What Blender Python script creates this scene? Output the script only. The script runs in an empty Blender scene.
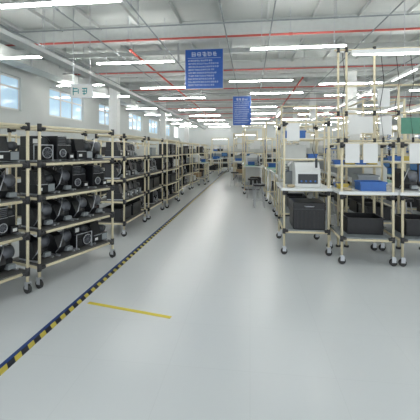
import bpy, bmesh, math, random
from mathutils import Vector, Matrix
random.seed(11)
sc = bpy.context.scene
col = sc.collection
try:
    sc.view_settings.view_transform = 'Standard'
except Exception:
    pass

# ---------------------------------------------------------------- materials
def mat(name, c, rough=0.5, metal=0.0, emit=None, es=0.0, noise=0.0, nscale=8.0):
    m = bpy.data.materials.new(name); m.use_nodes = True
    nt = m.node_tree; b = nt.nodes['Principled BSDF']
    b.inputs['Base Color'].default_value = (c[0], c[1], c[2], 1)
    b.inputs['Roughness'].default_value = rough
    b.inputs['Metallic'].default_value = metal
    if emit:
        b.inputs['Emission Color'].default_value = (*emit, 1)
        b.inputs['Emission Strength'].default_value = es
    if noise > 0:
        tc = nt.nodes.new('ShaderNodeTexCoord'); n = nt.nodes.new('ShaderNodeTexNoise')
        n.inputs['Scale'].default_value = nscale; n.inputs['Detail'].default_value = 4
        r = nt.nodes.new('ShaderNodeValToRGB')
        r.color_ramp.elements[0].position = 0.3; r.color_ramp.elements[1].position = 0.7
        r.color_ramp.elements[0].color = tuple(x*(1-noise) for x in c)+(1,)
        r.color_ramp.elements[1].color = tuple(min(1, x*(1+noise)) for x in c)+(1,)
        nt.links.new(tc.outputs['Object'], n.inputs['Vector'])
        nt.links.new(n.outputs['Fac'], r.inputs['Fac'])
        nt.links.new(r.outputs['Color'], b.inputs['Base Color'])
    return m

M = {}
M['floor'] = mat('floor_tiles', (0.54, 0.59, 0.61), 0.26)
nt = M['floor'].node_tree
tc = nt.nodes.new('ShaderNodeTexCoord'); bk = nt.nodes.new('ShaderNodeTexBrick')
bk.offset = 0.0; bk.inputs['Scale'].default_value = 1.0
bk.inputs['Brick Width'].default_value = 0.6; bk.inputs['Row Height'].default_value = 0.6
bk.inputs['Mortar Size'].default_value = 0.003; bk.inputs['Mortar Smooth'].default_value = 0.3
bk.inputs['Color1'].default_value = (0.655, 0.685, 0.695, 1); bk.inputs['Color2'].default_value = (0.66, 0.69, 0.70, 1)
bk.inputs['Mortar'].default_value = (0.625, 0.655, 0.665, 1)
nt.links.new(tc.outputs['Object'], bk.inputs['Vector']); nt.links.new(bk.outputs['Color'], nt.nodes['Principled BSDF'].inputs['Base Color'])
M['wall'] = mat('wall_paint', (0.56, 0.59, 0.58), 0.7, noise=0.03, nscale=1.0)
M['ceil'] = mat('ceiling_paint', (0.54, 0.57, 0.56), 0.8, noise=0.04, nscale=0.8)
M['beam'] = mat('beam_paint', (0.56, 0.59, 0.58), 0.6, noise=0.04)
M['ivory'] = mat('ivory_pipe', (0.70, 0.63, 0.44), 0.4, noise=0.05, nscale=20)
M['joint'] = mat('black_joint', (0.03, 0.03, 0.032), 0.45, noise=0.1, nscale=30)
M['black'] = mat('black_plastic', (0.008, 0.009, 0.011), 0.38, noise=0.2, nscale=20)
M['dark'] = mat('dark_grey', (0.035, 0.04, 0.045), 0.45, noise=0.1, nscale=20)
M['silver'] = mat('brushed_silver', (0.55, 0.57, 0.6), 0.35, 0.7, noise=0.05, nscale=30)
M['fangrey'] = mat('fan_grey', (0.14, 0.15, 0.17), 0.45, 0.2, noise=0.06, nscale=30)
M['shelf'] = mat('shelf_board', (0.10, 0.10, 0.095), 0.6, noise=0.1, nscale=10)
M['white'] = mat('white_laminate', (0.72, 0.74, 0.73), 0.4, noise=0.03, nscale=6)
M['grey'] = mat('grey_paint', (0.27, 0.30, 0.31), 0.5, noise=0.05, nscale=8)
M['red'] = mat('red_pipe', (0.50, 0.09, 0.07), 0.45, noise=0.08, nscale=5)
M['blue'] = mat('blue_sign', (0.015, 0.09, 0.38), 0.4, noise=0.05, nscale=3)
M['binblue'] = mat('blue_bin', (0.03, 0.13, 0.42), 0.4, noise=0.08, nscale=12)
M['tapeblue'] = mat('blue_tape', (0.015, 0.05, 0.20), 0.5, noise=0.1, nscale=12)
M['yellow'] = mat('yellow_tape', (0.70, 0.58, 0.06), 0.5, noise=0.05, nscale=12)
M['letter'] = mat('white_lettering', (0.66, 0.72, 0.80), 0.5, noise=0.02)
M['cyan'] = mat('green_lettering', (0.01, 0.27, 0.27), 0.5, noise=0.02)
M['card'] = mat('cardboard', (0.36, 0.26, 0.15), 0.8, noise=0.08, nscale=10)
M['wcard'] = mat('white_card', (0.56, 0.57, 0.54), 0.8, noise=0.04, nscale=10)
M['tape'] = mat('packing_tape', (0.50, 0.42, 0.28), 0.4, noise=0.03)
M['green'] = mat('green_mat', (0.10, 0.28, 0.20), 0.6, noise=0.08, nscale=10)
M['screen'] = mat('monitor_screen', (0.03, 0.07, 0.14), 0.15, emit=(0.1, 0.25, 0.5), es=0.25, noise=0.05)
M['tube'] = mat('lamp_tube', (0.9, 0.95, 0.95), 0.4, emit=(1.0, 0.99, 0.95), es=52.0)
M['task'] = mat('task_tube', (0.9, 0.95, 0.95), 0.4, emit=(1.0, 0.99, 0.95), es=4.0)
M['glass'] = mat('window_daylight', (0.45, 0.60, 0.72), 0.1, emit=(0.45, 0.68, 0.88), es=0.45, noise=0.04)
M['paper'] = mat('paper', (0.74, 0.75, 0.73), 0.7, noise=0.02)
M['rubber'] = mat('rubber', (0.03, 0.03, 0.03), 0.7, noise=0.1)
M['yelbin'] = mat('yellow_bin', (0.55, 0.42, 0.08), 0.5, noise=0.06)
hm = mat('hazard_tape', (0.5, 0.4, 0.05), 0.5); nt = hm.node_tree
tc = nt.nodes.new('ShaderNodeTexCoord'); sp = nt.nodes.new('ShaderNodeSeparateXYZ')
ad = nt.nodes.new('ShaderNodeMath'); ad.operation = 'ADD'
mu = nt.nodes.new('ShaderNodeMath'); mu.operation = 'MULTIPLY'; mu.inputs[1].default_value = 6.5
fr = nt.nodes.new('ShaderNodeMath'); fr.operation = 'FRACT'
gt = nt.nodes.new('ShaderNodeMath'); gt.operation = 'GREATER_THAN'; gt.inputs[1].default_value = 0.52
mx = nt.nodes.new('ShaderNodeMix'); mx.data_type = 'RGBA'
mx.inputs[6].default_value = (0.012, 0.014, 0.022, 1); mx.inputs[7].default_value = (0.55, 0.46, 0.07, 1)
L = nt.links.new
L(tc.outputs['Object'], sp.inputs[0]); L(sp.outputs[0], ad.inputs[0]); L(sp.outputs[1], ad.inputs[1])
L(ad.outputs[0], mu.inputs[0]); L(mu.outputs[0], fr.inputs[0]); L(fr.outputs[0], gt.inputs[0])
L(gt.outputs[0], mx.inputs[0]); L(mx.outputs[2], nt.nodes['Principled BSDF'].inputs['Base Color'])
M['hazard'] = hm

# ---------------------------------------------------------------- mesh builder
class G:
    def __init__(s): s.bm = bmesh.new()
    def box(s, x0, x1, y0, y1, z0, z1, bev=0.0):
        r = bmesh.ops.create_cube(s.bm, size=1)
        vs = r['verts']
        for v in vs:
            v.co = Vector(((x0+x1)/2+v.co.x*(x1-x0), (y0+y1)/2+v.co.y*(y1-y0), (z0+z1)/2+v.co.z*(z1-z0)))
        if bev > 0:
            es = list({e for v in vs for e in v.link_edges})
            bmesh.ops.bevel(s.bm, geom=es, offset=bev, segments=2, affect='EDGES', profile=0.5)
        return s
    def tube(s, p0, p1, r, seg=10, r2=None):
        p0 = Vector(p0); p1 = Vector(p1); d = p1-p0
        q = d.to_track_quat('Z', 'Y').to_matrix().to_4x4()
        bmesh.ops.create_cone(s.bm, cap_ends=True, segments=seg, radius1=r, radius2=r if r2 is None else r2,
                              depth=d.length, matrix=Matrix.Translation((p0+p1)/2) @ q)
        return s
    def sweep(s, pts, r, seg=6):
        pts = [Vector(p) for p in pts]; rows = []
        for i, p in enumerate(pts):
            d = pts[min(i+1, len(pts)-1)]-pts[max(i-1, 0)]
            q = d.to_track_quat('Z', 'Y').to_matrix()
            rows.append([s.bm.verts.new(p+q@Vector((r*math.cos(2*math.pi*j/seg), r*math.sin(2*math.pi*j/seg), 0))) for j in range(seg)])
        for a, b in zip(rows, rows[1:]):
            for j in range(seg): s.bm.faces.new((a[j], a[(j+1) % seg], b[(j+1) % seg], b[j]))
        s.bm.faces.new(rows[0][::-1]); s.bm.faces.new(rows[-1])
        return s
    def ring(s, c, axis, R, r, n=20, k=8):
        q = Vector(axis).to_track_quat('Z', 'Y').to_matrix()
        c = Vector(c); vv = []
        for i in range(n):
            a = 2*math.pi*i/n; row = []
            for j in range(k):
                b = 2*math.pi*j/k
                p = Vector(((R+r*math.cos(b))*math.cos(a), (R+r*math.cos(b))*math.sin(a), r*math.sin(b)))
                row.append(s.bm.verts.new(c+q@p))
            vv.append(row)
        for i in range(n):
            for j in range(k):
                s.bm.faces.new((vv[i][j], vv[(i+1) % n][j], vv[(i+1) % n][(j+1) % k], vv[i][(j+1) % k]))
        return s
    def prism(s, prof, y0, y1):
        a = [s.bm.verts.new((x, y0, z)) for x, z in prof]; b = [s.bm.verts.new((x, y1, z)) for x, z in prof]
        n = len(prof)
        s.bm.faces.new(a); s.bm.faces.new(b[::-1])
        for i in range(n): s.bm.faces.new((a[i], b[i], b[(i+1) % n], a[(i+1) % n]))
        return s
    def obj(s, name, m, parent=None, smooth=False):
        bmesh.ops.recalc_face_normals(s.bm, faces=s.bm.faces[:])
        me = bpy.data.meshes.new(name); s.bm.to_mesh(me); s.bm.free()
        me.materials.append(M[m])
        if smooth:
            for p in me.polygons: p.use_smooth = True
        o = bpy.data.objects.new(name, me); col.objects.link(o)
        if parent: o.parent = parent
        return o

def tag(o, label, cat, group=None):
    o['label'] = label; o['category'] = cat
    if group: o['group'] = group
    return o
def root(name, label, cat, group=None, loc=(0, 0, 0), rz=0):
    e = bpy.data.objects.new(name, None); e.empty_display_size = 0.1
    e.location = loc; e.rotation_euler = (0, 0, rz); col.objects.link(e)
    return tag(e, label, cat, group)
def clone(src, loc, rz=0.0, label=None, group=None):
    def rec(o, par):
        c = o.copy(); col.objects.link(c)
        if par is not None: c.parent = par
        for ch in o.children: rec(ch, c)
        return c
    c = rec(src, None); c.location = loc; c.rotation_euler = (0, 0, rz)
    if label: c['label'] = label
    if group: c['group'] = group
    return c
used = set()
def place(src, loc, rz=0.0, label=None, group=None):
    if src.name not in used:
        used.add(src.name); src['base_label'] = src['label']; src.location = loc; src.rotation_euler = (0, 0, rz)
        if label: src['label'] = label
        if group: src['group'] = group
        return src
    return clone(src, loc, rz, label or src['base_label'], group)
def struct(o):
    o['kind'] = 'structure'; return o

# ---------------------------------------------------------------- room
XL, XR, Y0, Y1, H = -8.2, 15.0, -2.5, 38.0, 5.5
WZ0, WZ1 = 3.0, 4.2
struct(G().box(XL, XR, Y0, Y1, -0.1, 0).obj('floor', 'floor'))
struct(G().box(XL, XR, Y0, Y1, H, H+0.1).obj('ceiling', 'ceil'))
struct(G().box(XL-0.2, XR+0.2, Y1, Y1+0.2, 0, H).obj('wall_back', 'wall'))
def wall_side(name, x0, x1):
    g = G(); g.box(x0, x1, Y0, Y1, 0, WZ0); g.box(x0, x1, Y0, Y1, WZ1, H)
    y = Y0
    while y < Y1:
        g.box(x0, x1, y, min(y+1.7, Y1), WZ0, WZ1); y += 4.5
    return struct(g.obj(name, 'wall'))
wall_side('wall_left', XL-0.2, XL); wall_side('wall_right', XR, XR+0.2)
wn = 1
for side, x in (('l', XL-0.12), ('r', XR+0.12)):
    y = Y0+1.7
    while y < Y1-2.9:
        g = G(); g.box(x-0.02, x+0.02, y, y+2.8, WZ0, WZ1)
        w = struct(g.obj('window_%d' % wn, 'glass'))
        f = G()
        for k in range(4):
            yy = y+2.8*k/3; f.box(x-0.05, x+0.05, yy-0.04, yy+0.04, WZ0, WZ1)
        for z in (WZ0+.04, WZ0+.8, WZ1-.04): f.box(x-0.05, x+0.05, y, y+2.8, z-0.035, z+0.035)
        f.obj('window_frame', 'white', w)
        wn += 1; y += 4.5
struct(G().box(XL, XL+0.03, Y0, Y1, 0, 0.12).obj('baseboard_left', 'grey'))
struct(G().box(XL, XR, Y1-0.03, Y1, 0, 0.12).obj('baseboard_back', 'grey'))
tn = 1
for k in range(8):
    y = 5.5+k*4.5
    g = G(); g.box(XL, XR, y-0.12, y+0.12, H-0.05, H); g.box(XL, XR, y-0.02, y+0.02, H-0.52, H); g.box(XL, XR, y-0.14, y+0.14, H-0.55, H-0.51)
    struct(g.obj('trim_%d' % tn, 'beam')); tn += 1
    if k < 7:
        struct(G().box(XL, XR, y+2.20, y+2.30, H-0.30, H-0.14).obj('trim_%d' % tn, 'beam')); tn += 1
x = -7.3
while x < XR:
    struct(G().box(x-0.03, x+0.03, Y0, Y1, H-0.10, H-0.001).obj('trim_%d' % tn, 'beam')); tn += 1; x += 1.3
for x in (-6.3, 4.3, 10.1):
    for y in (14.8, 23.5, 32.5):
        g = G(); g.box(x-0.2, x+0.2, y-0.2, y+0.2, 0, H, 0.02); g.box(x-0.24, x+0.24, y-0.24, y+0.24, 0, 0.15)
        struct(g.obj('trim_%d' % tn, 'white')); tn += 1
def flat(name, m, x0, x1, y0, y1, label, z=0.003):
    return tag(G().box(x0, x1, y0, y1, 0.0, z).obj(name, m), label, 'floor marking')
flat('hazard_tape_line', 'hazard', -1.81, -1.755, 1.6, 28, 'black and yellow striped hazard tape along the aisle')
flat('blue_floor_tape', 'tapeblue', -1.848, -1.813, 1.6, 28, 'dark blue floor tape beside the hazard tape')
yt = flat('yellow_floor_tape', 'yellow', 0, 0.95, -0.022, 0.022, 'short yellow floor tape crossing the aisle')
yt.location = (-1.68, 3.28, 0); yt.rotation_euler = (0, 0, math.radians(-12))

# ---------------------------------------------------------------- ceiling services
def pipe(name, p0, p1, r, m, label, cat='pipe'):
    g = G(); g.tube(p0, p1, r, 12)
    p0 = Vector(p0); p1 = Vector(p1); d = (p1-p0); n = max(1, int(d.length/4)); u = d.normalized()
    cs = [p0+u*min(max((d*(i/n)).length, 0.1), d.length-0.1) for i in range(n+1)]
    for c in cs: g.tube(c-u*0.05, c+u*0.05, r*1.35, 12)
    e = root(name, label, cat)
    g.obj('pipe_run', m, e, True)
    for c in cs:
        G().tube((c.x, c.y, c.z), (c.x, c.y, H), 0.012, 6).obj('pipe_hanger', 'silver', e)
    return e
pipe('sprinkler_pipe', (-3.6, 9.6, 4.62), (-3.6, Y1-0.05, 4.62), 0.034, 'red', 'red sprinkler main pipe hung below the ceiling')
pipe('sprinkler_pipe', (7.4, 6.0, 4.64), (7.4, Y1-0.05, 4.64), 0.034, 'red', 'red sprinkler main pipe hung below the ceiling')
pipe('sprinkler_pipe', (2.2, 14.2, 4.64), (2.2, Y1-0.05, 4.64), 0.034, 'red', 'red sprinkler main pipe hung below the ceiling')
for k in range(7):
    y = 9.2+k*3.9
    pipe('sprinkler_branch_pipe', (XL+0.1, y, 4.77), (XR-0.1, y, 4.77), 0.03, 'red', 'thin red sprinkler branch pipe crossing the ceiling')
for x in (-5.8, -4.0, -2.4, -0.6, 0.5, 3.0, 5.2, 9.4, 12.6):
    pipe('conduit', (x, 2.0, 4.53), (x, Y1-0.05, 4.53), 0.016, 'grey', 'thin grey conduit running below the ceiling', 'conduit')
for y in (7.3, 11.5, 16.4, 19.4, 26.0, 31.2):
    pipe('air_line', (-6.9, y, 4.42), (XR-0.1, y, 4.42), 0.016, 'grey', 'thin metal air line crossing the ceiling', 'pipe')
def tray(x, z, label):
    e = root('cable_tray', label, 'cable tray')
    g = G(); g.box(x-0.15, x+0.15, 2, Y1-0.05, z, z+0.015)
    g.box(x-0.16, x-0.15, 2, Y1-0.05, z, z+0.1); g.box(x+0.15, x+0.16, 2, Y1-0.05, z, z+0.1)
    g.obj('tray', 'beam', e)
    y = 3
    while y < Y1-0.1:
        for s in (-1, 1): G().tube((x+s*0.155, y, z+0.05), (x+s*0.155, y, H), 0.008, 6).obj('tray_hanger', 'silver', e)
        y += 5
    for dx in (-0.08, -0.02, 0.05): G().tube((x+dx, 2, z+0.04), (x+dx, Y1-0.05, z+0.04), 0.02, 6).obj('cable', 'dark', e)
tray(-5.2, 4.0, 'grey metal cable tray hung above the storage racks'); tray(5.9, 4.0, 'grey metal cable tray hung above the workstations')
e = root('air_duct', 'pale rectangular air duct under the ceiling', 'duct')
G().box(-7.7, -7.1, 3, Y1-0.05, 4.34, 4.66).obj('duct_body', 'beam', e)
y = 4
while y < Y1-1:
    G().box(-7.73, -7.07, y-0.02, y+0.02, 4.31, 4.69).obj('duct_flange', 'silver', e)
    for x in (-7.65, -7.15): G().tube((x, y, 4.66), (x, y, H), 0.01, 6).obj('duct_hanger', 'silver', e)
    y += 3
def lightrail(x, z, y0, y1):
    e = root('hanging_light_rail', 'slim white light rail hung above a row of workstations', 'light rail', 'light rails above the workstations')
    G().box(x-0.03, x+0.03, y0, y1, z, z+0.05).obj('rail', 'white', e)
    y = y0+0.3
    while y+1.2 < y1:
        G().tube((x, y, z-0.02), (x, y+1.1, z-0.02), 0.013, 6).obj('lamp_tube', 'task', e)
        G().tube((x, y+0.5, z+0.05), (x, y+0.5, H), 0.006, 6).obj('hanging_rod', 'silver', e)
        y += 2.4
for x in (3.15, 6.3): lightrail(x, 3.15, 6.4, 23.5)

def make_lamp():
    e = root('ceiling_lamp', 'white twin-tube fluorescent batten hung from the ceiling', 'lamp', 'fluorescent lamps under the ceiling')
    G().prism([(-1.2, 0.0), (1.2, 0.0), (1.2, 0.04), (-1.2, 0.04)], -0.025, 0.025).obj('lamp_housing', 'white', e)
    for s in (-1, 1):
        G().tube((-1.17, s*0.042, 0.005), (1.17, s*0.042, 0.005), 0.0115, 8).obj('lamp_tube', 'tube', e, True)
        for x in (-1.19, 1.19): G().box(x-0.02, x+0.02, min(s*0.02, s*0.06), max(s*0.02, s*0.06), -0.015, 0.022).obj('lamp_socket', 'white', e)
    for x in (-0.9, 0.9): G().tube((x, 0, 0.04), (x, 0, 1.3), 0.008, 6).obj('hanging_rod', 'silver', e)
    return e
lamp = make_lamp()
for j, y in enumerate((4.6, 8.6, 12.6, 15.4, 20.2, 23.9, 27.9, 32.2, 36.0)):
    for i, x in enumerate((-6.6, -3.4, 0.7, 4.2, 7.6, 11.6)):
        place(lamp, (x+(0.5 if j % 2 else -0.3)*(i > 1), y+(0.9 if i % 2 else 0), 4.2), 0)

# ---------------------------------------------------------------- signs
def textrow(g, x0, x1, zc, ch, y):
    x = x0
    while x < x1-ch*0.6:
        w = ch*0.85
        for k in range(3):
            if random.random() < 0.85:
                zz = zc-ch/2+ch*(k+0.5)/3; a = random.uniform(0, 0.3)*w
                g.box(x+a, x+w*random.uniform(0.75, 1), y-0.004, y, zz-ch*0.06, zz+ch*0.06)
        for q in random.sample((0.1, 0.5, 0.9), 2):
            xx = x+w*q; g.box(xx-ch*0.05, xx+ch*0.05, y-0.004, y, zc-ch/2*random.choice((0.6, 1)), zc+ch/2*random.choice((0.6, 1)))
        x += ch*1.12
def sign(x, y, z, w, h, m, lm, label, rows, heading=0.0, rodtop=H):
    e = root('hanging_sign', label, 'sign', None, (x, y, z))
    G().box(-w/2, w/2, -0.015, 0.015, -h/2, h/2).obj('sign_panel', m, e)
    top = h*0.44
    if heading:
        g = G(); textrow(g, -w*0.33, w*0.36, top-heading/2, heading, -0.015); top -= heading*1.3; g.obj('lettering', lm, e)
        G().box(-w*0.44, w*0.44, -0.019, -0.015, top-0.004, top+0.004).obj('ruled_line', lm, e); top -= heading*0.2
    hh = (top+h*0.45)/rows
    for r in range(rows):
        g = G(); textrow(g, -w*0.42, w*random.uniform(0.25, 0.43), top-hh*(r+0.5), hh*(0.6 if rows > 2 else 0.75), -0.015); g.obj('lettering', lm, e)
    f = G(); f.box(-w/2-0.015, w/2+0.015, -0.02, 0.02, h/2, h/2+0.02); f.box(-w/2-0.015, w/2+0.015, -0.02, 0.02, -h/2-0.02, -h/2)
    f.box(-w/2-0.015, -w/2, -0.02, 0.02, -h/2, h/2); f.box(w/2, w/2+0.015, -0.02, 0.02, -h/2, h/2); f.obj('sign_frame', 'silver', e)
    for s in (-1, 1): G().tube((s*w*0.4, 0, h/2), (s*w*0.4, 0, rodtop-z), 0.01, 6).obj('hanging_rod', 'silver', e)
sign(-1.52, 10.9, 4.30, 1.26, 1.30, 'blue', 'letter', 'large square blue sign with white writing hung over the aisle', 9, 0.16)
sign(-0.385, 16.07, 3.50, 0.87, 1.40, 'blue', 'letter', 'upright blue sign with white writing hung over the aisle', 10, 0.13)
sign(-4.55, 8.5, 3.2, 0.60, 0.32, 'paper', 'cyan', 'small white sign with green writing above the racks', 1, 0.0)

# ---------------------------------------------------------------- rack
SH = (0.24, 0.64, 1.04, 1.44)
def caster(par, x, y, h=0.13):
    g = G(); g.box(x-0.03, x+0.03, y-0.025, y+0.025, h-0.012, h)
    g.box(x-0.022, x+0.032, y-0.024, y-0.019, 0.05, h-0.01); g.box(x-0.022, x+0.032, y+0.019, y+0.024, 0.05, h-0.01)
    c = g.obj('caster', 'silver', par)
    G().tube((x, y-0.016, 0.05), (x, y+0.016, 0.05), 0.05, 16).obj('wheel', 'rubber', c)
def make_rack(joints=True, L=1.27, D=0.6, top=1.9):
    e = root('storage_rack', 'ivory lean-pipe storage rack on casters with four shelves', 'storage rack', 'lean-pipe racks along the aisle')
    yy = L/2-0.03
    for x in (-0.03, -D+0.03):
        for y in (-yy, yy):
            p = G().tube((x, y, 0.13), (x, y, top), 0.017, 10).obj('post', 'ivory', e, True)
            if joints:
                for z in SH+(top-0.04,):
                    g = G(); g.tube((x, y, z-0.045), (x, y, z+0.045), 0.025, 10); g.tube((x, y, z-0.01), (x, y-math.copysign(0.07, y), z-0.01), 0.024, 10)
                    g.obj('pipe_joint', 'joint', p, True)
            caster(e, x, y)
    for z in SH:
        s = G().box(-D+0.03, -0.03, -yy, yy, z+0.005, z+0.02).obj('shelf', 'shelf', e)
        g = G()
        for x in (-0.03, -D+0.03): g.tube((x, -yy, z-0.01), (x, yy, z-0.01), 0.017, 8)
        for y in (-yy, yy): g.tube((-D+0.03, y, z-0.01), (-0.03, y, z-0.01), 0.017, 8)
        g.obj('shelf_rail', 'ivory', s, True)
    g = G(); z = top-0.03
    for x in (-0.03, -D+0.03): g.tube((x, -yy, z), (x, yy, z), 0.017, 8)
    for y in (-yy, yy): g.tube((-D+0.03, y, z), (-0.03, y, z), 0.017, 8)
    g.obj('top_rail', 'ivory', e, True)
    return e
rack = make_rack(True); rackfar = make_rack(False)

def fan(e, x, y, z, R):
    G().tube((x-0.02, y, z), (x-0.008, y, z), R*0.95, 20).obj('fan_back', 'dark', e)
    G().ring((x, y, z), (1, 0, 0), R, 0.005, 20, 6).obj('fan_ring', 'silver', e, True)
    g = G(); g.tube((x-0.01, y, z), (x+0.006, y, z), R*0.28, 12)
    for k in range(9):
        a = k*2*math.pi/9; g.tube((x-0.006, y+R*.2*math.cos(a), z+R*.2*math.sin(a)), (x-0.006, y+R*.92*math.cos(a+0.5), z+R*.92*math.sin(a+0.5)), 0.003, 5, 0.008)
    g.obj('fan_rotor', 'fangrey', e, True)
def make_unit(v):
    lab = ('black machine unit with round fan on a rack shelf', 'boxy black machine unit with metal plate on a rack shelf', 'flat black control unit with grey plate on a shelf', 'black machine unit with grey drum and bent bracket')[v]
    e = root('fan_motor_unit', lab, 'motor unit', 'black motor units on the racks')
    if v == 0:
        g = G(); g.box(-0.19, 0.085, -0.125, 0.125, 0.02, 0.185, 0.006); g.box(-0.17, 0.04, -0.125, -0.01, 0.18, 0.31, 0.008)
        g.box(0.03, 0.11, -0.12, -0.045, 0.03, 0.13, 0.006)
        g.obj('housing', 'black', e)
        G().tube((-0.15, 0.06, 0.235), (0.05, 0.06, 0.235), 0.055, 16).obj('motor_can', 'dark', e, True)
        fan(e, 0.105, 0.05, 0.105, 0.066)
        for y in (-0.128, 0.128):
            G().tube((0.10, y, 0.0), (0.10, y, 0.20), 0.006, 6).obj('frame_bar', 'silver', e)
        G().tube((0.10, -0.128, 0.20), (0.10, 0.128, 0.20), 0.006, 6).obj('frame_bar', 'silver', e)
        G().box(0.041, 0.044, -0.10, -0.04, 0.22, 0.275).obj('paper_label', 'paper', e)
        G().sweep([(0.05, -0.06, 0.30), (0.09, -0.03, 0.31), (0.11, 0.03, 0.29), (0.10, 0.08, 0.24), (0.07, 0.09, 0.20)], 0.009, 8).obj('hose', 'black', e, True)
    elif v == 1:
        g = G(); g.box(-0.19, 0.09, -0.128, 0.02, 0.02, 0.32, 0.006); g.box(-0.17, 0.06, 0.02, 0.128, 0.02, 0.20, 0.006); g.box(0.06, 0.12, 0.03, 0.12, 0.02, 0.10, 0.005)
        g.obj('housing', 'black', e)
        G().tube((-0.13, 0.078, 0.245), (0.06, 0.078, 0.245), 0.045, 14).obj('motor_can', 'dark', e, True)
        fan(e, 0.11, -0.055, 0.10, 0.048)
        G().box(0.09, 0.094, -0.12, 0.012, 0.20, 0.205).obj('frame_bar', 'silver', e)
        G().box(0.09, 0.094, -0.12, 0.012, 0.306, 0.314).obj('frame_bar', 'silver', e)
        for q in range(4): G().box(0.09, 0.093, -0.11, 0.0, 0.222+q*0.02, 0.229+q*0.02).obj('vent', 'fangrey', e)
        G().box(0.12, 0.122, 0.05, 0.10, 0.04, 0.075).obj('paper_label', 'paper', e)
        G().box(0.02, 0.064, 0.05, 0.11, 0.199, 0.206).obj('metal_plate', 'silver', e)
    elif v == 2:
        g = G(); g.box(-0.19, 0.11, -0.13, 0.13, 0.02, 0.13, 0.006); g.prism([(-0.17, 0.13), (0.08, 0.13), (0.03, 0.29), (-0.17, 0.29)], -0.125, 0.03)
        g.obj('housing', 'black', e)
        G().tube((-0.14, 0.08, 0.185), (0.08, 0.08, 0.185), 0.048, 14).obj('motor_can', 'dark', e, True)
        G().box(0.11, 0.114, 0.03, 0.12, 0.03, 0.12).obj('side_plate', 'grey', e)
        G().box(0.11, 0.114, -0.125, 0.02, 0.118, 0.127).obj('frame_bar', 'silver', e)
        G().box(0.11, 0.1125, -0.10, -0.05, 0.05, 0.085).obj('paper_label', 'paper', e)
    else:
        g = G(); g.prism([(-0.18, 0.02), (0.05, 0.02), (0.10, 0.10), (0.02, 0.24), (-0.18, 0.30)], -0.12, 0.0); g.box(-0.16, 0.03, 0.0, 0.12, 0.02, 0.12, 0.006)
        g.obj('housing', 'black', e)
        G().tube((-0.02, -0.005, 0.19), (-0.02, 0.125, 0.19), 0.075, 20).obj('drum', 'fangrey', e, True)
        G().ring((0.0, 0.06, 0.10), (1, 0.4, 0.2), 0.09, 0.006, 20, 6).obj('belt_ring', 'dark', e, True)
        G().sweep([(0.06, -0.12, 0.04), (0.13, -0.11, 0.12), (0.11, -0.05, 0.25), (0.02, 0.02, 0.31), (-0.08, 0.08, 0.29)], 0.007, 6).obj('bent_bracket', 'silver', e, True)
        G().box(0.03, 0.10, 0.02, 0.11, 0.02, 0.07, 0.004).obj('connector_box', 'grey', e)
    for s in (-1, 1): G().box(-0.18, 0.13, s*0.112-0.012, s*0.112+0.012, 0, 0.02, 0.003).obj('foot', 'silver', e)
    return e
unitA = make_unit(0); unitB = make_unit(1); unitC = make_unit(2); unitD = make_unit(3)
def make_unit_simple(v):
    g = G()
    if v == 0:
        g.box(-0.19, 0.085, -0.125, 0.125, 0.0, 0.185); g.box(-0.17, 0.04, -0.125, -0.01, 0.18, 0.31)
        g.tube((-0.15, 0.06, 0.235), (0.05, 0.06, 0.235), 0.055, 12)
    else:
        g.box(-0.19, 0.09, -0.128, 0.02, 0.0, 0.32); g.box(-0.17, 0.06, 0.02, 0.128, 0.0, 0.20)
        g.tube((-0.13, 0.078, 0.245), (0.06, 0.078, 0.245), 0.045, 10)
    n0 = len(g.bm.faces)
    g.ring((0.10, 0.045-0.1*v, 0.10), (1, 0, 0), 0.055, 0.006, 14, 5)
    g.box(0.09, 0.095, -0.12, 0.01, 0.19, 0.20)
    g.bm.faces.ensure_lookup_table()
    for f in g.bm.faces[n0:]: f.material_index = 1
    o = g.obj('fan_motor_unit', 'black')
    o.data.materials.append(M['silver'])
    return tag(o, 'black machine unit with round fan on a rack shelf', 'motor unit', 'black motor units on the racks')
simA = make_unit_simple(0); simB = make_unit_simple(1)

def make_bin(name, m, sx, sy, sz, label, group):
    g = G(); t = 0.006
    g.box(-sx/2, sx/2, -sy/2, sy/2, 0, t)
    g.box(-sx/2, -sx/2+t, -sy/2, sy/2, 0, sz); g.box(sx/2-t, sx/2, -sy/2, sy/2, 0, sz)
    g.box(-sx/2, sx/2, -sy/2, -sy/2+t, 0, sz); g.box(-sx/2, sx/2, sy/2-t, sy/2, 0, sz)
    e = root(name, label, 'bin', group); g.obj('bin_body', m, e)
    r = G(); o = 0.012
    r.box(-sx/2-o, sx/2+o, -sy/2-o, -sy/2, sz-0.025, sz); r.box(-sx/2-o, sx/2+o, sy/2, sy/2+o, sz-0.025, sz)
    r.box(-sx/2-o, -sx/2, -sy/2, sy/2, sz-0.025, sz); r.box(sx/2, sx/2+o, -sy/2, sy/2, sz-0.025, sz)
    r.obj('bin_rim', m, e)
    return e
bbin = make_bin('storage_bin', 'binblue', 0.26, 0.34, 0.13, 'blue plastic storage bin on a workstation', 'blue bins on workstations')
kbin = make_bin('storage_bin', 'black', 0.40, 0.50, 0.24, 'black plastic storage bin on a shelf', 'black bins on shelves')
gbin = make_bin('storage_bin', 'grey', 0.28, 0.34, 0.20, 'grey plastic storage bin on a shelf', 'grey bins on shelves')
ybin = make_bin('parts_tray', 'yelbin', 0.14, 0.11, 0.07, 'small yellow parts tray on a cart', 'small parts trays')
sbin = make_bin('parts_tray', 'binblue', 0.14, 0.11, 0.07, 'small blue parts tray on a cart', 'small parts trays')
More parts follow.
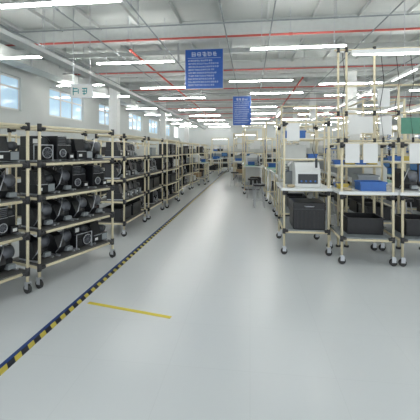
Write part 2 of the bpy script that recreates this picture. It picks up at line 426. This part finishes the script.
def make_carton(m, label, grp):
    e = root('carton', label, 'box', grp)
    G().box(-0.16, 0.16, -0.19, 0.19, 0, 0.22, 0.004).obj('carton_body', m, e)
    g = G(); g.box(-0.025, 0.025, -0.192, 0.192, 0.215, 0.222); g.box(-0.025, 0.025, -0.1925, -0.189, 0.16, 0.222); g.box(-0.025, 0.025, 0.189, 0.1925, 0.16, 0.222); g.obj('packing_tape', 'tape', e)
    return e
carton = make_carton('card', 'brown cardboard carton sealed with tape', 'cardboard cartons on shelves')
wcarton = make_carton('wcard', 'white cardboard carton sealed with tape', 'white cartons on shelves')

def loc_on(cx, cy, rz, lx, ly, z):
    return (cx+lx*math.cos(rz)-ly*math.sin(rz), cy+lx*math.sin(rz)+ly*math.cos(rz), z)
def fill(cx, cy, rz, us, shelves, n=4, skip=0.0):
    for zi in shelves:
        for k in range(n):
            if random.random() < skip: continue
            ly = -0.44+0.88*k/(n-1)+random.uniform(-0.006, 0.006)
            place(random.choice(us), loc_on(cx, cy, rz, -0.23+random.uniform(-0.06, 0.03), ly, SH[zi]+0.0205), rz+random.uniform(-0.08, 0.08))
def fillbin(cx, cy, rz, zi, b, ys=(-0.3, 0.3)):
    for ly in ys:
        place(b, loc_on(cx, cy, rz, -0.3, ly, SH[zi]+0.0205), rz)
U = (unitA, unitD, unitB, unitD, unitC); U2 = (unitC, unitD, unitB); S = (simA, simB)
a1 = math.radians(-18.7)
R1 = (-2.197, 4.118); R0 = (-2.197-0.435*1.0, 4.118-1.285)
place(rack, (R1[0], R1[1], 0), a1, 'ivory lean-pipe rack filled with black motor units beside the aisle'); fill(R1[0], R1[1], a1, U, (0, 1, 2, 3))
place(rack, (R0[0], R0[1], 0), a1); fill(R0[0], R0[1], a1, U, (0, 1, 2, 3))
place(rack, (-2.28, 6.47, 0), 0); fill(-2.28, 6.47, 0, U2, (2, 3), skip=0.08); fill(-2.28, 6.47, 0, (unitC,), (1,)); fillbin(-2.28, 6.47, 0, 0, kbin)
place(rack, (-2.28, 7.95, 0), 0); fill(-2.28, 7.95, 0, U2, (0, 2), skip=0.1); fillbin(-2.28, 7.95, 0, 1, kbin); fillbin(-2.28, 7.95, 0, 3, wcarton, (-0.35,)); fillbin(-2.28, 7.95, 0, 3, gbin, (0.25,))
y = 9.45; i = 0
while y < 19:
    xo = -2.3+random.choice((0, -0.12, 0.1, -0.05)); rr = random.uniform(-0.08, 0.08)
    if i == 4:
        i += 1; y += 1.55; continue
    place(rackfar, (xo, y, 0), rr)
    for zi in range(4):
        c = (i+zi) % 4
        if c == 1: fillbin(xo, y, rr, zi, random.choice((kbin, gbin)))
        elif c == 3 and i % 2: fillbin(xo, y, rr, zi, wcarton)
        else: fill(xo, y, rr, S, (zi,), skip=0.15)
    y += 1.55; i += 1
y = 5.2
while y < 15:
    place(rackfar, (-4.4, y, 0), 0)
    for zi in range(4):
        c = random.random()
        if c < 0.3: fillbin(-4.4, y, 0, zi, kbin)
        elif c < 0.4: fillbin(-4.4, y, 0, zi, wcarton)
        elif y < 12: fill(-4.4, y, 0, S, (zi,), skip=0.15)
        else: fillbin(-4.4, y, 0, zi, gbin)
    y += 1.6
# racks standing across the far end of the aisle
for x in (-5.2, -3.8, -2.4, -1.0, 0.4, 1.8):
    place(rackfar, (x, 26.6, 0), -math.pi/2)
    for zi in (0, 1, 2, 3): fillbin(x, 26.6, -math.pi/2, zi, random.choice((kbin, kbin, carton, wcarton)))

# ---------------------------------------------------------------- workstations
def coil(c, r, h, n, thick):
    pts = []
    for i in range(n*10+1):
        a = i*2*math.pi/10; pts.append((c[0]+r*math.cos(a), c[1]+r*math.sin(a), c[2]-h*i/(n*10)))
    return G().sweep(pts, thick, 5)
def make_station(v, W=1.3, D=0.75, tz=1.0):
    lab = ('low ivory lean-pipe workbench with white top on casters', 'ivory lean-pipe assembly workstation with tall lamp frame and papers')[v]
    hi = 2.5 if v else 1.62
    e = root('workstation', lab, 'workstation', 'assembly workstations')
    for x in (-D/2+0.03, D/2-0.03):
        for y in (-W/2+0.03, W/2-0.03):
            top = hi if (x > 0 or v) else (tz-0.02)
            G().tube((x, y, 0.13), (x, y, top), 0.018, 8).obj('leg', 'ivory', e, True)
            caster(e, x, y)
    G().box(-D/2, D/2, -W/2, W/2, tz-0.03, tz+0.015, 0.004).obj('tabletop', 'white', e)
    for nm, z, x0 in (('lower_shelf', 0.32, -D/2+0.03), ('upper_shelf', 1.5, D/2-0.38))[:1+v]:
        s = G().box(x0, D/2-0.03, -W/2+0.03, W/2-0.03, z, z+0.015).obj(nm, 'grey', e)
        g = G()
        for x in (x0, D/2-0.03): g.tube((x, -W/2+0.03, z-0.017), (x, W/2-0.03, z-0.017), 0.016, 6)
        for yy in (-W/2+0.03, W/2-0.03): g.tube((x0, yy, z-0.017), (D/2-0.03, yy, z-0.017), 0.016, 6)
        g.obj('shelf_rail', 'ivory', s, True)
    if v:
        xf = -D/2+0.03
        for z in (1.95, hi-0.02):
            g = G()
            for yy in (-W/2+0.03, W/2-0.03): g.tube((D/2-0.03, yy, z), (xf, yy, z), 0.014, 6)
            g.tube((D/2-0.03, -W/2+0.03, z), (D/2-0.03, W/2-0.03, z), 0.014, 6); g.tube((xf, -W/2+0.03, z), (xf, W/2-0.03, z), 0.014, 6)
            g.obj('top_rail', 'ivory', e, True)
        s = G().box(xf-0.04, xf+0.04, -W/2+0.1, W/2-0.1, hi-0.10, hi-0.04).obj('task_light', 'white', e)
        G().tube((xf, -W/2+0.12, hi-0.115), (xf, W/2-0.12, hi-0.115), 0.012, 6).obj('lamp_tube', 'task', s)
        for y0 in (-0.5, 0.2): G().box(xf-0.005, xf, y0, y0+0.21, 1.66, 1.94).obj('hanging_paper', 'paper', e)
        G().box(0.0, 0.21, -W/2+0.01, -W/2+0.014, 1.64, 1.94).obj('hanging_paper', 'paper', e)
        coil((xf, 0.0, 1.94), 0.03, 0.36, 8, 0.006).obj('air_hose', 'binblue', e)
        G().sweep([(xf, -0.08, 1.94), (xf+.02, -0.06, 1.8), (xf-.01, -0.03, 1.65), (xf, -0.04, 1.5)], 0.006, 5).obj('cable', 'black', e)
        g = G(); g.tube((xf, 0.0, 1.6), (xf, 0.0, 1.50), 0.02, 10); g.tube((xf, 0.0, 1.50), (xf, 0.0, 1.45), 0.008, 8); g.obj('screwdriver', 'dark', e, True)
    else:
        G().tube((D/2-0.03, -W/2+0.03, hi-0.02), (D/2-0.03, W/2-0.03, hi-0.02), 0.014, 6).obj('top_rail', 'ivory', e, True)
        for y0 in (-0.25, 0.05): G().box(D/2-0.055, D/2-0.05, y0, y0+0.2, hi-0.3, hi-0.02).obj('hanging_paper', 'paper', e)
        G().sweep([(0.3, 0.35, hi-0.02), (0.24, 0.36, hi+0.2), (0.1, 0.35, hi+0.3), (-0.05, 0.33, hi+0.22)], 0.008, 6).obj('lamp_arm', 'silver', e)
        G().tube((-0.05, 0.33, hi+0.22), (-0.09, 0.32, hi+0.14), 0.025, 12, 0.07).obj('lamp_shade', 'white', e)
    G().box(D/2-0.035, D/2-0.025, -W/2+0.05, W/2-0.05, tz+0.06, 1.30).obj('back_panel', 'grey', e)
    G().box(-D/2+0.05, D/2-0.2, -W/2+0.1, W/2-0.1, tz+0.0155, tz+0.019).obj('work_mat', 'green', e)
    return e
stA = make_station(0); stB = make_station(1)
def make_monitor():
    e = root('monitor', 'black flat monitor on a workstation', 'monitor', 'monitors on workstations')
    g = G(); g.box(-0.08, 0.08, -0.11, 0.11, 0, 0.012, 0.004); g.box(-0.0, 0.02, -0.025, 0.025, 0.01, 0.16); g.obj('stand', 'dark', e)
    G().box(-0.03, 0.0, -0.22, 0.22, 0.10, 0.38, 0.006).obj('bezel', 'black', e)
    G().box(-0.033, -0.0295, -0.20, 0.20, 0.12, 0.36).obj('screen', 'screen', e)
    return e
mon = make_monitor()
def make_machine():
    e = root('test_machine', 'white bench-top test machine with dark panel', 'machine', 'test machines on workstations')
    G().prism([(-0.2, 0), (0.2, 0), (0.2, 0.38), (-0.08, 0.38), (-0.2, 0.24)], -0.19, 0.19).obj('machine_body', 'white', e)
    G().box(-0.205, -0.199, -0.15, 0.15, 0.05, 0.2).obj('control_panel', 'dark', e)
    for k in range(4): G().tube((-0.205, -0.11+0.07*k, 0.09), (-0.218, -0.11+0.07*k, 0.09), 0.014, 10).obj('button', 'binblue', e)
    return e
mach = make_machine()
def make_cabinet():
    e = root('equipment_cabinet', 'pale grey equipment cabinet with door and vents between workstations', 'cabinet', 'equipment cabinets between workstations')
    G().box(-0.3, 0.3, -0.2, 0.2, 0.03, 1.35, 0.008).obj('cabinet_body', 'white', e)
    G().box(-0.28, 0.28, -0.18, 0.18, 0.0, 0.03).obj('plinth', 'dark', e)
    d = G().box(-0.312, -0.301, -0.18, 0.18, 0.08, 0.85, 0.003).obj('door', 'wcard', e)
    G().box(-0.33, -0.312, 0.12, 0.14, 0.45, 0.57, 0.003).obj('handle', 'dark', d)
    G().box(-0.308, -0.301, -0.15, 0.15, 0.95, 1.25, 0.003).obj('display_panel', 'dark', e)
    for q in range(4): G().box(-0.2, 0.2, -0.205, -0.2, 1.05+q*0.06, 1.075+q*0.06).obj('vent', 'grey', e)
    return e
cab = make_cabinet()
def make_stool():
    e = root('work_stool', 'black round stool on metal legs beside a workstation', 'stool', 'stools at the workstations')
    G().tube((0, 0, 0.60), (0, 0, 0.65), 0.17, 20).obj('seat', 'black', e)
    for k in range(4):
        a = math.pi/4+k*math.pi/2; G().tube((0.12*math.cos(a), 0.12*math.sin(a), 0.6), (0.2*math.cos(a), 0.2*math.sin(a), 0), 0.012, 8).obj('leg', 'silver', e)
    G().ring((0, 0, 0.22), (0, 0, 1), 0.172, 0.009, 24, 6).obj('foot_ring', 'silver', e, True)
    return e
stool = make_stool()
tz = 1.016
def populate(cx, cy, rz, v):
    c = random.random()
    P = lambda lx, ly, z: loc_on(cx, cy, rz, lx, ly, z)
    if c < 0.5:
        place(mon, P(0.16, -0.30, tz+0.004), rz); place(bbin, P(-0.1, 0.36, tz+0.004), rz)
    else:
        place(mach, P(0.10, 0.33, tz+0.004), rz); place(random.choice((unitA, bbin, unitD)), P(-0.10, -0.38, tz+0.004), rz+math.pi)
    if v:
        for ly in (-0.38, 0.42):
            place(random.choice((wcarton, bbin, wcarton)), P(0.17, ly, 1.516), rz)
    for ly in (-0.3, 0.3):
        b = random.choice((kbin, kbin, carton, kbin))
        if b: place(b, P(0.05, ly, 0.3355), rz)
k = 0
def st(x, y, r, v=None):
    global k
    k += 1
    vv = (k % 2 == 0) if v is None else v
    vv = int(vv)
    place((stA, stB)[vv], (x, y, 0), r); populate(x, y, r, vv)
for xx, yy, rr, v in ((0.98, 7.45, 0, 1), (0.95, 9.25, 0.03, 0), (0.85, 11.05, 0, 1), (0.15, 12.65, 0, 1), (0.05, 14.4, 0, 0), (0.0, 16.2, 0, 1), (-0.25, 17.95, math.pi/2, 1), (-0.5, 19.35, 0, 0), (-0.5, 20.95, 0, 1), (-0.7, 22.55, 0, 1)):
    st(xx, yy, rr, v)
for x, y in ((1.0, 8.36), (0.1, 13.5)):
    place(cab, (x, y, 0), 0)
for xx in (-3.9, -2.2, -0.6, 1.0): st(xx, 24.6, math.pi/2)
for xx, yy in ((-2.4, 15.65), (-2.3, 21.2), (-2.3, 23.0)): st(xx, yy, math.pi, 0)
for X, ys, flip in ((2.35, 6.8, math.pi), (3.6, 6.8, 0), (5.4, 7.2, math.pi), (6.9, 8.0, 0), (9.0, 9.0, math.pi), (11.6, 11.0, 0)):
    y = ys
    while y < 21:
        if not (3 < X < 5 and (abs(y-14.8) < 0.95)): st(X, y, flip)
        y += 1.55
for x, y in ((0.25, 9.3), (0.1, 11.1), (-0.65, 14.3), (3.0, 6.9), (3.0, 9.4), (1.65, 7.4)):
    place(stool, (x, y, 0), random.uniform(0, 1))

# near carts
def make_cart(W, D, tz, top, label):
    e = root('workstation_cart', label, 'cart')
    for x in (0.02, W-0.02):
        for y in (0.02, D-0.02):
            p = G().tube((x, y, 0.13), (x, y, top), 0.017, 12).obj('post', 'ivory', e, True)
            for z in (0.36, tz-0.05, top-0.05):
                g = G(); g.tube((x, y, z-0.04), (x, y, z+0.04), 0.025, 12); g.tube((x, y, z), (x+math.copysign(0.06, W/2-x), y, z), 0.024, 10)
                g.obj('pipe_joint', 'joint', p, True)
            caster(e, x, y)
    for nm, z, m in (('lower_shelf', 0.36, 'grey'), ('tabletop', tz, 'white')):
        s = G().box(-0.03, W+0.03, -0.03, D+0.01, z-0.02, z+0.022, 0.004).obj(nm, m, e) if nm == 'tabletop' else G().box(0.03, W-0.03, 0.03, D-0.03, z, z+0.015).obj(nm, m, e)
        g = G()
        for y in (0.02, D-0.02): g.tube((0.02, y, z-0.018), (W-0.02, y, z-0.018), 0.017, 8)
        for x in (0.02, W-0.02): g.tube((x, 0.02, z-0.018), (x, D-0.02, z-0.018), 0.017, 8)
        g.obj('shelf_rail', 'ivory', s, True)
    g = G(); z = top-0.03
    for y in (0.02, D-0.02): g.tube((0.02, y, z), (W-0.02, y, z), 0.015, 8)
    for x in (0.02, W-0.02): g.tube((x, 0.02, z), (x, D-0.02, z), 0.015, 8)
    g.obj('top_rail', 'ivory', e, True)
    return e
def shelf_on(cart, W, y0, y1, z):
    s = G().box(0.03, W-0.03, y0, y1, z, z+0.015).obj('upper_shelf', 'white', cart)
    g = G(); g.tube((0.02, y0, z-0.01), (W-0.02, y0, z-0.01), 0.015, 8); g.tube((0.02, y1, z-0.01), (W-0.02, y1, z-0.01), 0.015, 8); g.obj('shelf_rail', 'ivory', s)
def paper(par, x0, z0, y=-0.004):
    G().box(x0, x0+0.19, y, y+0.004, z0, z0+0.27).obj('hanging_paper', 'paper', par)
tt = 1.0225
ax, ay = 0.50, 5.15
cA = make_cart(0.70, 0.95, 1.0, 2.05, 'tall ivory pipe cart with white top and black case below')
cA.location = (ax, ay, 0)
shelf_on(cA, 0.70, 0.4, 0.93, 1.45); shelf_on(cA, 0.70, 0.4, 0.93, 1.78)
paper(cA, 0.06, 1.74, 0.0)
G().box(0.0, 0.004, 0.12, 0.33, 1.72, 2.0).obj('hanging_paper', 'paper', cA)
G().box(0.0, 0.004, 0.5, 0.85, 1.05, 1.4).obj('side_panel', 'wcard', cA)
G().sweep([(0.45, 0.02, 2.02), (0.47, 0.0, 1.8), (0.44, 0.01, 1.6), (0.5, 0.02, 1.45)], 0.005, 6).obj('cable', 'black', cA)
G().tube((0.5, 0.02, 1.47), (0.5, 0.02, 1.33), 0.018, 10).obj('hanging_tool', 'dark', cA)
e = root('black_equipment_case', 'large black ribbed equipment case on the cart lower shelf', 'case', None, (ax+0.40, ay+0.28, 0.376))
g = G(); g.box(-0.24, 0.24, -0.24, 0.24, 0, 0.42, 0.015)
for q in range(6): g.box(-0.17+0.06*q, -0.15+0.06*q, -0.246, -0.238, 0.03, 0.28)
g.obj('case_body', 'black', e)
G().box(-0.245, 0.245, -0.245, 0.245, 0.31, 0.325, 0.004).obj('lid_seam', 'dark', e)
G().sweep([(-0.07, -0.242, 0.365), (-0.06, -0.275, 0.365), (0.06, -0.275, 0.365), (0.07, -0.242, 0.365)], 0.008, 6).obj('handle', 'silver', e)
place(mach, (ax+0.40, ay+0.36, tt), math.pi/2, 'white bench-top test machine on the cart beside the aisle')
place(gbin, (ax+0.27, ay+0.75, tt), math.pi/2); place(wcarton, (ax+0.24, ay+0.64, 1.4655), math.pi/2); place(sbin, (ax+0.53, ay+0.53, 1.4655), 0); place(ybin, (ax+0.53, ay+0.68, 1.4655), 0)
place(bbin, (ax+0.25, ay+0.64, 1.7955), math.pi/2)

bx, by = 1.26, 4.80
cB = make_cart(0.72, 0.75, 1.0, 1.72, 'ivory pipe cart with long white top and blue bin')
cB.location = (bx, by, 0)
shelf_on(cB, 0.72, 0.42, 0.73, 1.36)
place(bbin, (bx+0.46, by+0.2, tt), math.pi/2, 'blue plastic bin on the cart top')
place(kbin, (bx+0.40, by+0.42, 0.3755), math.pi/2)
for q, b in enumerate((sbin, ybin, sbin, ybin)): place(b, (bx+0.11+0.165*q, by+0.57, 1.3755), 0)
place(gbin, (bx+0.50, by+0.55, tt), 0); place(sbin, (bx+0.12, by+0.52, tt), 0); place(ybin, (bx+0.12, by+0.37, tt), 0)
paper(cB, 0.06, 1.42); paper(cB, 0.30, 1.42)
cx, cy = 2.06, 4.80
cC = make_cart(0.85, 0.75, 1.0, 1.72, 'wide ivory pipe cart with white top and monitor')
cC.location = (cx, cy, 0)
shelf_on(cC, 0.85, 0.42, 0.73, 1.42)
place(mon, (cx+0.58, cy+0.35, tt), math.pi/2); place(unitD, (cx+0.2, cy+0.3, tt), -math.pi/2, 'black machine unit with grey drum on the cart top'); place(kbin, (cx+0.40, cy+0.4, 0.3755), math.pi/2)
for q, b in enumerate((sbin, ybin, sbin, sbin)): place(b, (cx+0.14+0.18*q, cy+0.57, 1.4355), 0)
paper(cC, 0.10, 1.42)
def spool(loc, label):
    e = root('tape_roll', label, 'tape roll', None, loc)
    G().ring((0, 0, 0.025), (0, 0, 1), 0.045, 0.02, 18, 8).obj('roll', 'tape', e, True)
    return e
spool((bx+0.12, by+0.12, tt-0.005), 'roll of packing tape on the white cart top')
spool((ax+0.13, ay+0.1, tt-0.005), 'roll of packing tape on the white cart top')

e = root('light_gantry', 'tall ivory pole frame with lamp over the carts', 'frame', None, (1.14, 5.68, 0))
GH = 3.3
for x in (0.31, 0.44, 0.88, 1.25, 1.6):
    p = G().tube((x, 0, 0), (x, 0, GH if x != 1.25 else 2.65), 0.018, 10).obj('pole', 'ivory', e, True)
    G().tube((x, 0, 0), (x, 0, 0.03), 0.04, 14).obj('pole_foot', 'joint', p)
    for z in (1.75, 2.2) + ((GH-0.05,) if x != 1.25 else ()): G().tube((x, 0, z-0.04), (x, 0, z+0.04), 0.026, 10).obj('pipe_joint', 'joint', p)
for z in (1.75, 2.2, 2.65, GH-0.05): G().tube((0.25, 0, z), (1.7, 0, z), 0.015, 8).obj('cross_rail', 'ivory', e, True)
for x0, z0, h in ((0.47, 1.85, 0.3), (0.66, 1.88, 0.27), (0.95, 1.85, 0.3), (0.92, 2.3, 0.3)):
    G().box(x0, x0+0.19, -0.024, -0.019, z0, z0+h).obj('notice_sheet', 'paper', e)
G().box(1.28, 1.57, -0.03, -0.02, 1.86, 2.12).obj('notice_board', 'green', e)
G().box(0.5, 1.6, -0.1, -0.02, GH-0.14, GH-0.08).obj('lamp_housing', 'white', e)
G().tube((0.53, -0.06, GH-0.15), (1.57, -0.06, GH-0.15), 0.014, 8).obj('lamp_tube', 'task', e)
coil((0.76, -0.05, 2.8), 0.03, 0.5, 12, 0.005).obj('air_hose', 'grey', e)
for x0 in (0.37, 0.97, 1.2, 1.42):
    G().sweep([(x0, -0.02, GH-.1), (x0+.04, -0.05, 2.7), (x0-.02, -0.04, 2.3), (x0+.03, -0.05, 1.8)], 0.005, 6).obj('cable', 'black', e)
    G().tube((x0+.03, -0.05, 1.8), (x0+.03, -0.05, 1.68), 0.018, 10).obj('hanging_tool', 'dark', e)

# ---------------------------------------------------------------- world, light, camera
w = bpy.data.worlds.new('world'); sc.world = w; w.use_nodes = True
w.node_tree.nodes['Background'].inputs[0].default_value = (0.93, 0.97, 1.0, 1)
w.node_tree.nodes['Background'].inputs[1].default_value = 1.75
cam = bpy.data.cameras.new('camera'); co = bpy.data.objects.new('camera', cam); col.objects.link(co)
co.location = (0, 0, 1.6); co.rotation_euler = (math.radians(90), 0, math.radians(6.91))
cam.sensor_width = 36; cam.lens = 330/420*36; cam.shift_y = -60/420; cam.clip_end = 200
sc.camera = co
for t in (rack, rackfar, unitA, unitB, unitC, unitD, simA, simB, bbin, kbin, gbin, ybin, sbin, carton, wcarton, stA, stB, mon, mach, lamp, stool, cab):
    if t.name not in used: print('unused', t.name)
for o in bpy.data.objects:
    if 'base_label' in o: del o['base_label']
